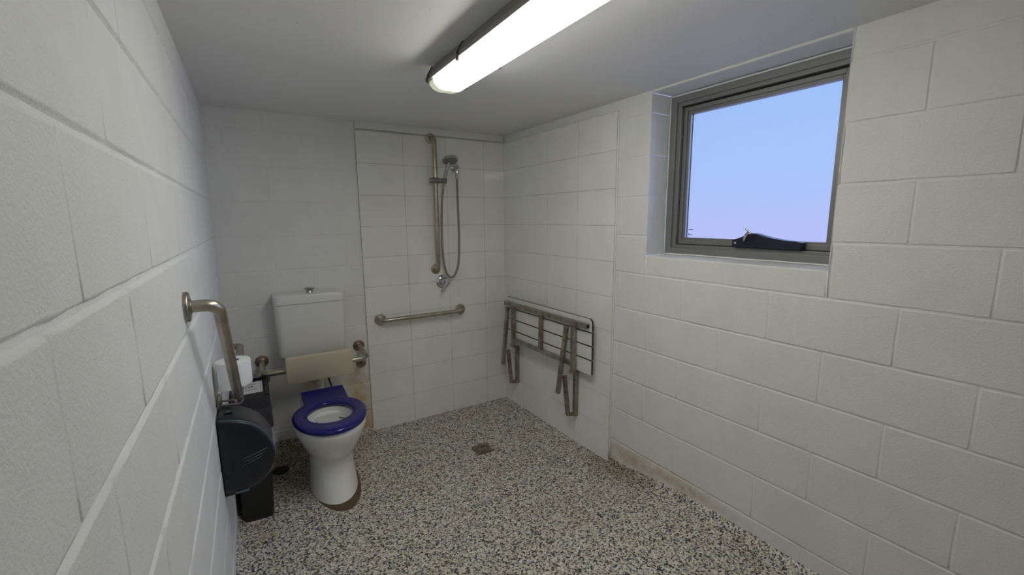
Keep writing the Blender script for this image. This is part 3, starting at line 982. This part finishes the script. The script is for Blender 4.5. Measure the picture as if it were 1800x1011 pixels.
tr = tube('top_rail', (.118, .076, .8135), (1.036, .076, .8165), .030, .026, M['steel_seat'])
bm = bmesh.new(); box(bm, PR, 1.033, 1.0375, .066, .086, .806, .826)
e = link('end_opening', bm, M['hole'], tr)
for s_ in (.20, .40, .66, .95):
    bm = bmesh.new(); disc(bm, PR(s_, .089, .816), ndir, .006, .003, 14)
    link('bolt', bm, M['steel_rust'], tr, smooth=True, angle=35)
tube('bottom_rail', (.245, .076, .548), (.93, .076, .552), .028, .024, M['steel_seat'])
tube('centre_bar', (.578, .078, .800), (.574, .078, .562), .026, .024, M['steel_rust'])
for s0, s1 in ((.238, .238), (.917, .917)):
    u_ = tube('upright', (s0, .082, .80), (s1, .082, .505), .026, .028, M['steel_seat'])
    bm = bmesh.new()
    sweep(bm, [PR(s0 - .020, .085, .505), PR(s0 + .022, .085, .505)], .013, 14)
    link('pivot', bm, M['steel_rust'], u_, smooth=True, angle=35)
    bm = bmesh.new()
    sweep(bm, [PR(s0 - .020, .085, .797), PR(s0 + .018, .085, .797)], .012, 14)
    link('pivot', bm, M['steel_rust'], u_, smooth=True, angle=35)
    po = tube('wall_post', (s0 - .036, .0255, .484), (s0 - .038, .0255, .186), .026, .028, M['steel_seat'])
    bm = bmesh.new()
    sweep(bm, [PR(s0 - .034, .030, .470), PR(s0 - .006, .082, .500)], .010, 12)
    link('pivot_arm', bm, M['steel_rust'], po, smooth=True, angle=35)
    bm = bmesh.new()
    sweep(bm, [PR(s0 - .036, .030, .197), PR(s0 - .047, .088, .208)], .013, 14)
    link('foot_joint', bm, M['steel_rust'], po, smooth=True, angle=35)
for s0, s1 in ((.210, .140), (.886, .812)):
    tube('folding_leg', (s0, .112, .793), (s1, .116, .336), .026, .024, M['steel_seat'])
for s0, s1, zt in ((.196, .160, .452), (.866, .833, .452)):
    tube('brace', (s0, .076, .204), (s1, .079, zt), .024, .022, M['steel_rust'])

# ------------------------------------------------------------------ sanitary bin
zb_ = .058
bn = thing('sanitary_bin', 'tall narrow black sanitary bin with labelled lid in the left corner', 'bin', (.10, -.50, zb_))


def brect(x0, x1, y0, y1, z, r=.02):
    return [V((a, b, z)) for a, b in rrect(x0, x1, y0, y1, r, 4)]


bm = bmesh.new()
loft(bm, [brect(.026, .146, -.722, -.30, zb_ - .003), brect(.022, .150, -.724, -.29, zb_ + .012), brect(.020, .160, -.70, -.225, .36), brect(.018, .168, -.665, -.19, .485)], True, (True, True))
link('bin_body', bm, M['black'], bn, smooth=True, angle=40)
bm = bmesh.new()
loft(bm, [brect(.012, .178, -.560, -.160, .482), brect(.010, .182, -.575, -.155, .495), brect(.010, .183, -.570, -.150, .522), brect(.012, .182, -.520, -.150, .548),
          brect(.016, .180, -.470, -.155, .560), brect(.020, .176, -.465, -.160, .562)], True, (True, True))
ld = link('bin_lid', bm, M['black_lid'], bn, smooth=True, angle=40)
bm = bmesh.new()
loft(bm, [brect(.010, .180, -.69, -.42, .478), brect(.008, .184, -.70, -.42, .49), brect(.010, .182, -.66, -.44, .515), brect(.014, .178, -.60, -.45, .532)], True, (True, True))
link('lid_chute', bm, M['black_lid'], bn, smooth=True, angle=40)
bm = bmesh.new()     # raised rim round the lid
for x0, x1, y0, y1 in ((.164, .178, -.46, -.165), (.018, .178, -.178, -.165), (.018, .028, -.46, -.165)):
    box(bm, PW, x0, x1, y0, y1, .560, .570, .003)
link('lid_rim', bm, M['black_lid'], ld)
bm = bmesh.new()
LB = [(.030, -.400), (.150, -.400), (.150, -.205), (.030, -.205)]
box(bm, PW, .034, .152, -.395, -.215, .5618, .5635, .0004)
lb = link('lid_label', bm, M['label'], ld); lb['label'] = 'white printed paper label'
bm = bmesh.new()     # the label's print, too small in the photograph to read: rows of slanted strokes
rl = random.Random(3)
for y, x0, x1, hgt, pitch in ((-.262, .045, .118, .010, .0075), (-.305, .045, .110, .020, .0135), (-.345, .048, .122, .009, .0065)):
    x = x0
    while x < x1:
        w_ = pitch * rl.uniform(.35, .7); hh = hgt * rl.uniform(.55, 1)
        hexa(bm, [V((x, y, .5632)), V((x + w_, y, .5632)), V((x + w_ + .002, y + hh, .5632)), V((x + .002, y + hh, .5632)),
                  V((x, y, .5640)), V((x + w_, y, .5640)), V((x + w_ + .002, y + hh, .5640)), V((x + .002, y + hh, .5640))])
        x += pitch
box(bm, PW, .142, .1432, -.39, -.22, .5632, .5640)
link('label_print', bm, M['blue_print'], lb)

# dark cap lying on the floor by the bin
cpx, cpy = .199, -.318
bm = bmesh.new()
lathe(bm, (cpx, cpy, zfloor(cpx, cpy) - .003), (0, 0, 1), [(.043, 0), (.043, .006), (.040, .009), (.032, .010), (.028, .008), (.01, .008)], 36)
tag(link('floor_disc', bm, M['cap'], smooth=True, angle=40), 'flat dark round disc on the floor beside the black bin', 'disc')

# ------------------------------------------------------------------ paper dispenser
pd = thing('paper_dispenser', 'large smoky blue-black plastic paper dispenser on the left block wall', 'dispenser', (0, -1.03, .60))
Y0, Y1 = -1.120, -.962
prof = [(.006, .735), (.040, .730), (.075, .719), (.105, .703), (.133, .679), (.153, .649), (.166, .617), (.174, .585), (.175, .558), (.169, .527), (.156, .499), (.135, .475), (.105, .457), (.070, .447), (.036, .444), (.006, .447)]


def dloop(y, k, dz=0):
    cx, cz = .006, .59
    return [V((cx + (x - cx) * k, y, cz + (z - cz) * k + dz)) for x, z in prof]


bm = bmesh.new()
lps = [dloop(Y0 - .012, .55), dloop(Y0 - .009, .80), dloop(Y0 - .002, .965), dloop(Y0 + .004, 1.0), dloop(Y0 + .04, 1.018), dloop(Y0 + .08, 1.025), dloop(Y0 + .12, 1.018), dloop(Y1 - .012, 1.0), dloop(Y1 - .003, .985), dloop(Y1, .95)]
rs = loft(bm, lps, True, (False, False), 0)
for f in bm.faces:
    c = f.calc_center_median()
    if c.y > Y0 and c.z > .56: f.material_index = 1
for r_ in (rs[0], rs[-1]):
    f = bm.faces.new(r_); f.material_index = 0
cv = link('cover', bm, [M['smoke'], M['smoke_top']], pd, smooth=True, angle=45); cv['label'] = 'rounded smoky plastic cover'
# bright rib along the near edge of the cover
bm = bmesh.new()
sweep(bm, [V((x, Y0 + .003, z)) for x, z in [(.006 + (a - .006) * 1.0, .59 + (b - .59) * 1.0) for a, b in prof[:9]]], .0022, 8)
sweep(bm, [V((x, Y0 + .003, z)) for x, z in prof[10:15]], .0016, 8)
link('cover_edge', bm, M['smoke_lip'], cv, smooth=True)
bm = bmesh.new()
for k in range(3):  # thin pale lines modelled in place of highlight streaks on the near face
    sweep(bm, [V((.068 + .0024 * k, Y0 - .0125, .575 - .012 * k)), V((.105, Y0 - .0122, .584 - .012 * k)), V((.150 - .006 * k, Y0 - .0075, .595 - .012 * k))], .0012, 6)
link('highlight_streak', bm, M['smoke_lip'], cv, smooth=True)
bm = bmesh.new()
box(bm, PW, .000, .010, Y0 - .002, Y1 + .002, .455, .733, .003)
box(bm, PW, .000, .036, Y0 + .006, Y0 + .12, .434, .460, .004)
link('back_plate', bm, M['black'], pd)
bm = bmesh.new()
box(bm, PW, .034, .078, Y0 - .004, Y0 + .03, .440, .448, .002)
link('tear_lip', bm, M['smoke_lip'], pd)
bm = bmesh.new()
box(bm, PW, .022, .050, -1.066, -1.046, .728, .7395, .002)
box(bm, PW, .028, .042, -1.060, -1.053, .7395, .7405, .0003, 1)
link('lock', bm, [M['black'], M['white_print']], pd)
# small white emblem and lettering strokes running up the front of the cover
bm = bmesh.new()
rl = random.Random(5)
dk = 1.047


def on_cover(y, u):
    # u runs along the front profile between prof[4] and prof[8]
    n_ = 4 + u * 4; i = min(7, int(n_)); t = n_ - i
    a = V((prof[i][0], 0, prof[i][1])); b = V((prof[i + 1][0], 0, prof[i + 1][1])); p = a.lerp(b, t)
    k = 1.0 + .025 * sst(y, Y0 + .0, Y0 + .08)
    nn = V(((b - a).z * -1, 0, (b - a).x)).normalized()
    if nn.x < 0: nn = -nn
    return V((.006 + (p.x - .006) * k, y, .59 + (p.z - .59) * k)) + nn * .0012


def patch(y0, y1, u0, u1):
    hexa(bm, [on_cover(y0, u0), on_cover(y1, u0), on_cover(y1, u1), on_cover(y0, u1)] + [p + V((.0006, 0, .0004)) for p in (on_cover(y0, u0), on_cover(y1, u0), on_cover(y1, u1), on_cover(y0, u1))])


patch(Y0 + .020, Y0 + .030, .52, .62); patch(Y0 + .015, Y0 + .023, .60, .74); patch(Y0 + .029, Y0 + .037, .64, .76)
y = Y0 + .043
while y < Y0 + .125:
    w_ = rl.uniform(.003, .007); u0 = rl.uniform(.50, .58); patch(y, y + w_, u0, rl.uniform(.66, .74)); y += w_ + .0035
link('logo', bm, M['white_print'], cv)

# ------------------------------------------------------------------ toilet roll and holder
rc = V((.067, -1.012, .825))
tr_ = thing('toilet_roll', 'white toilet paper roll standing on the angled rail by the left wall', 'toilet roll', rc)
bm = bmesh.new()
lathe(bm, rc, (0, 0, 1), [(.021, 0.004), (.052, 0), (.0565, .004), (.0575, .010), (.0580, .05), (.0575, .093), (.0560, .098), (.050, .100), (.022, .099), (.021, .094)], 48, (False, False))
link('paper', bm, M['tissue'], tr_, smooth=True, angle=50)
bm = bmesh.new()
lathe(bm, rc + V((0, 0, .004)), (0, 0, 1), [(.0212, 0), (.0212, .092), (.019, .092), (.019, 0)], 32, (False, False))
bm.faces.new([bm.verts.new(rc + V((.019 * math.cos(2 * PI * k / 24), .019 * math.sin(2 * PI * k / 24), .04))) for k in range(24)])
link('core', bm, M['core'], tr_, smooth=True, angle=50)
bm = bmesh.new()      # loose outer sheet peeling on the near side
lp = []
for z in (.826, .86, .90, .918):
    lp.append([V((rc.x + (.0590 + .005 * q * (1 if z < .9 else .6)) * math.cos(t), rc.y + (.0590 + .005 * q) * math.sin(t), z - .004 * q)) for q, t in [(k / 9, PI * (1.62 - .42 * k / 9)) for k in range(10)]])
loft(bm, lp, False)
link('loose_sheet', bm, M['tissue'], tr_, smooth=True)

rh = thing('toilet_roll_holder', 'small bent steel toilet roll holder on the left wall under the rail', 'roll holder', (0, -.99, .73))
bm = bmesh.new()
sweep(bm, fillet([(.003, -.985, .742), (.082, -.985, .736), (.084, -.985, .782)], .014), .0048, 12)
sweep(bm, fillet([(.003, -.935, .742), (.060, -.935, .737), (.060, -.985, .737)], .014), .0040, 12)
link('rod', bm, M['steel'], rh, smooth=True, angle=50)
bm = bmesh.new()
box(bm, PW, 0, .012, -1.005, -.915, .722, .768, .003)
link('wall_plate', bm, M['steel'], rh)

# ------------------------------------------------------------------ floor drain
zd = zfloor(DR.x, DR.y)
fd = thing('floor_drain', 'small square tarnished metal drain grate in the speckled floor', 'drain', (DR.x, DR.y, zd))
ang = math.radians(-4)


def PD(a, d, z):
    return V((DR.x + a * math.cos(ang) - d * math.sin(ang), DR.y + a * math.sin(ang) + d * math.cos(ang), zd + z))


bm = bmesh.new()
hs_ = .056
sq = []
for k in range(32):
    t = 2 * PI * (k + .5) / 32; c, s = math.cos(t), math.sin(t); m_ = max(abs(c), abs(s)); sq.append((c / m_ * hs_, s / m_ * hs_))
ci = [(.040 * math.cos(2 * PI * (k + .5) / 32), .040 * math.sin(2 * PI * (k + .5) / 32)) for k in range(32)]
loft(bm, [[PD(a, d, -.012) for a, d in sq], [PD(a, d, .004) for a, d in sq], [PD(a, d, .0052) for a, d in ci], [PD(a, d, -.012) for a, d in ci]], True)
link('frame_plate', bm, M['drain'], fd, smooth=True, angle=30)
bm = bmesh.new()
bm.faces.new([bm.verts.new(PD(a * .995, d * .995, -.010)) for a, d in ci])
link('sump', bm, M['hole'], fd)
bm = bmesh.new()
for k in range(-4, 5):
    a = k * .0085; h_ = math.sqrt(max(0, .0395 ** 2 - a * a))
    hexa(bm, [PD(a - .0019, -h_, .001), PD(a + .0019, -h_, .001), PD(a + .0019, h_, .001), PD(a - .0019, h_, .001), PD(a - .0019, -h_, .0048), PD(a + .0019, -h_, .0048), PD(a + .0019, h_, .0048), PD(a - .0019, h_, .0048)])
link('grate', bm, M['drain'], fd)

# ------------------------------------------------------------------ sky
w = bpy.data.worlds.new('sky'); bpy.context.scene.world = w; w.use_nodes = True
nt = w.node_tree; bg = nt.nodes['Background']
tc = N(nt, 'ShaderNodeTexCoord'); sp = N(nt, 'ShaderNodeSeparateXYZ'); nt.links.new(tc.outputs['Generated'], sp.inputs[0])
r = N(nt, 'ShaderNodeValToRGB'); cr = r.color_ramp
mr = N(nt, 'ShaderNodeMapRange'); mr.inputs['From Min'].default_value = -.05; mr.inputs['From Max'].default_value = .25
nt.links.new(sp.outputs['Z'], mr.inputs['Value'])
cr.elements[0].color = (.53, .57, .98, 1); cr.elements[1].color = (.37, .57, 1.0, 1)
e = cr.elements.new(.45); e.color = (.42, .60, 1.0, 1)
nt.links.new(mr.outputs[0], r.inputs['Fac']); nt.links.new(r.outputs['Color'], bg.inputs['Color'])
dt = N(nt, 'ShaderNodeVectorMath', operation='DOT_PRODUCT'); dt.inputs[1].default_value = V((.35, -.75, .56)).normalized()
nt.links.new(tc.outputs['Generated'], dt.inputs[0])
ms = N(nt, 'ShaderNodeMapRange', interpolation_type='SMOOTHSTEP'); ms.inputs['From Min'].default_value = .2; ms.inputs['From Max'].default_value = .95  # sky strength raised outside the camera's view, added to brighten the window reveal
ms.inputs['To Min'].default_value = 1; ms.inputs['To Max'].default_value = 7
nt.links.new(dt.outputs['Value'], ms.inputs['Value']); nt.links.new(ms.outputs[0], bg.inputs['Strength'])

# ------------------------------------------------------------------ camera
F = V((math.sin(YAW) * math.cos(PIT), math.cos(YAW) * math.cos(PIT), -math.sin(PIT)))
Rt = V((math.cos(YAW), -math.sin(YAW), 0)); U = Rt.cross(F)
c, s = math.cos(ROL), math.sin(ROL)
R2, U2 = Rt * c + U * s, U * c - Rt * s
cam = bpy.data.cameras.new('camera'); cam.sensor_width = 36; cam.lens = FPX / 1800 * 36; cam.clip_start = .01
co = bpy.data.objects.new('camera', cam); C.objects.link(co)
co.matrix_world = Matrix(((R2.x, U2.x, -F.x, CAM.x), (R2.y, U2.y, -F.y, CAM.y), (R2.z, U2.z, -F.z, CAM.z), (0, 0, 0, 1)))
sc = bpy.context.scene; sc.camera = co
sc.view_settings.view_transform = 'Standard'; sc.view_settings.look = 'None'; sc.view_settings.gamma = 1
sc.view_settings.use_curve_mapping = False; sc.view_settings.exposure = 0
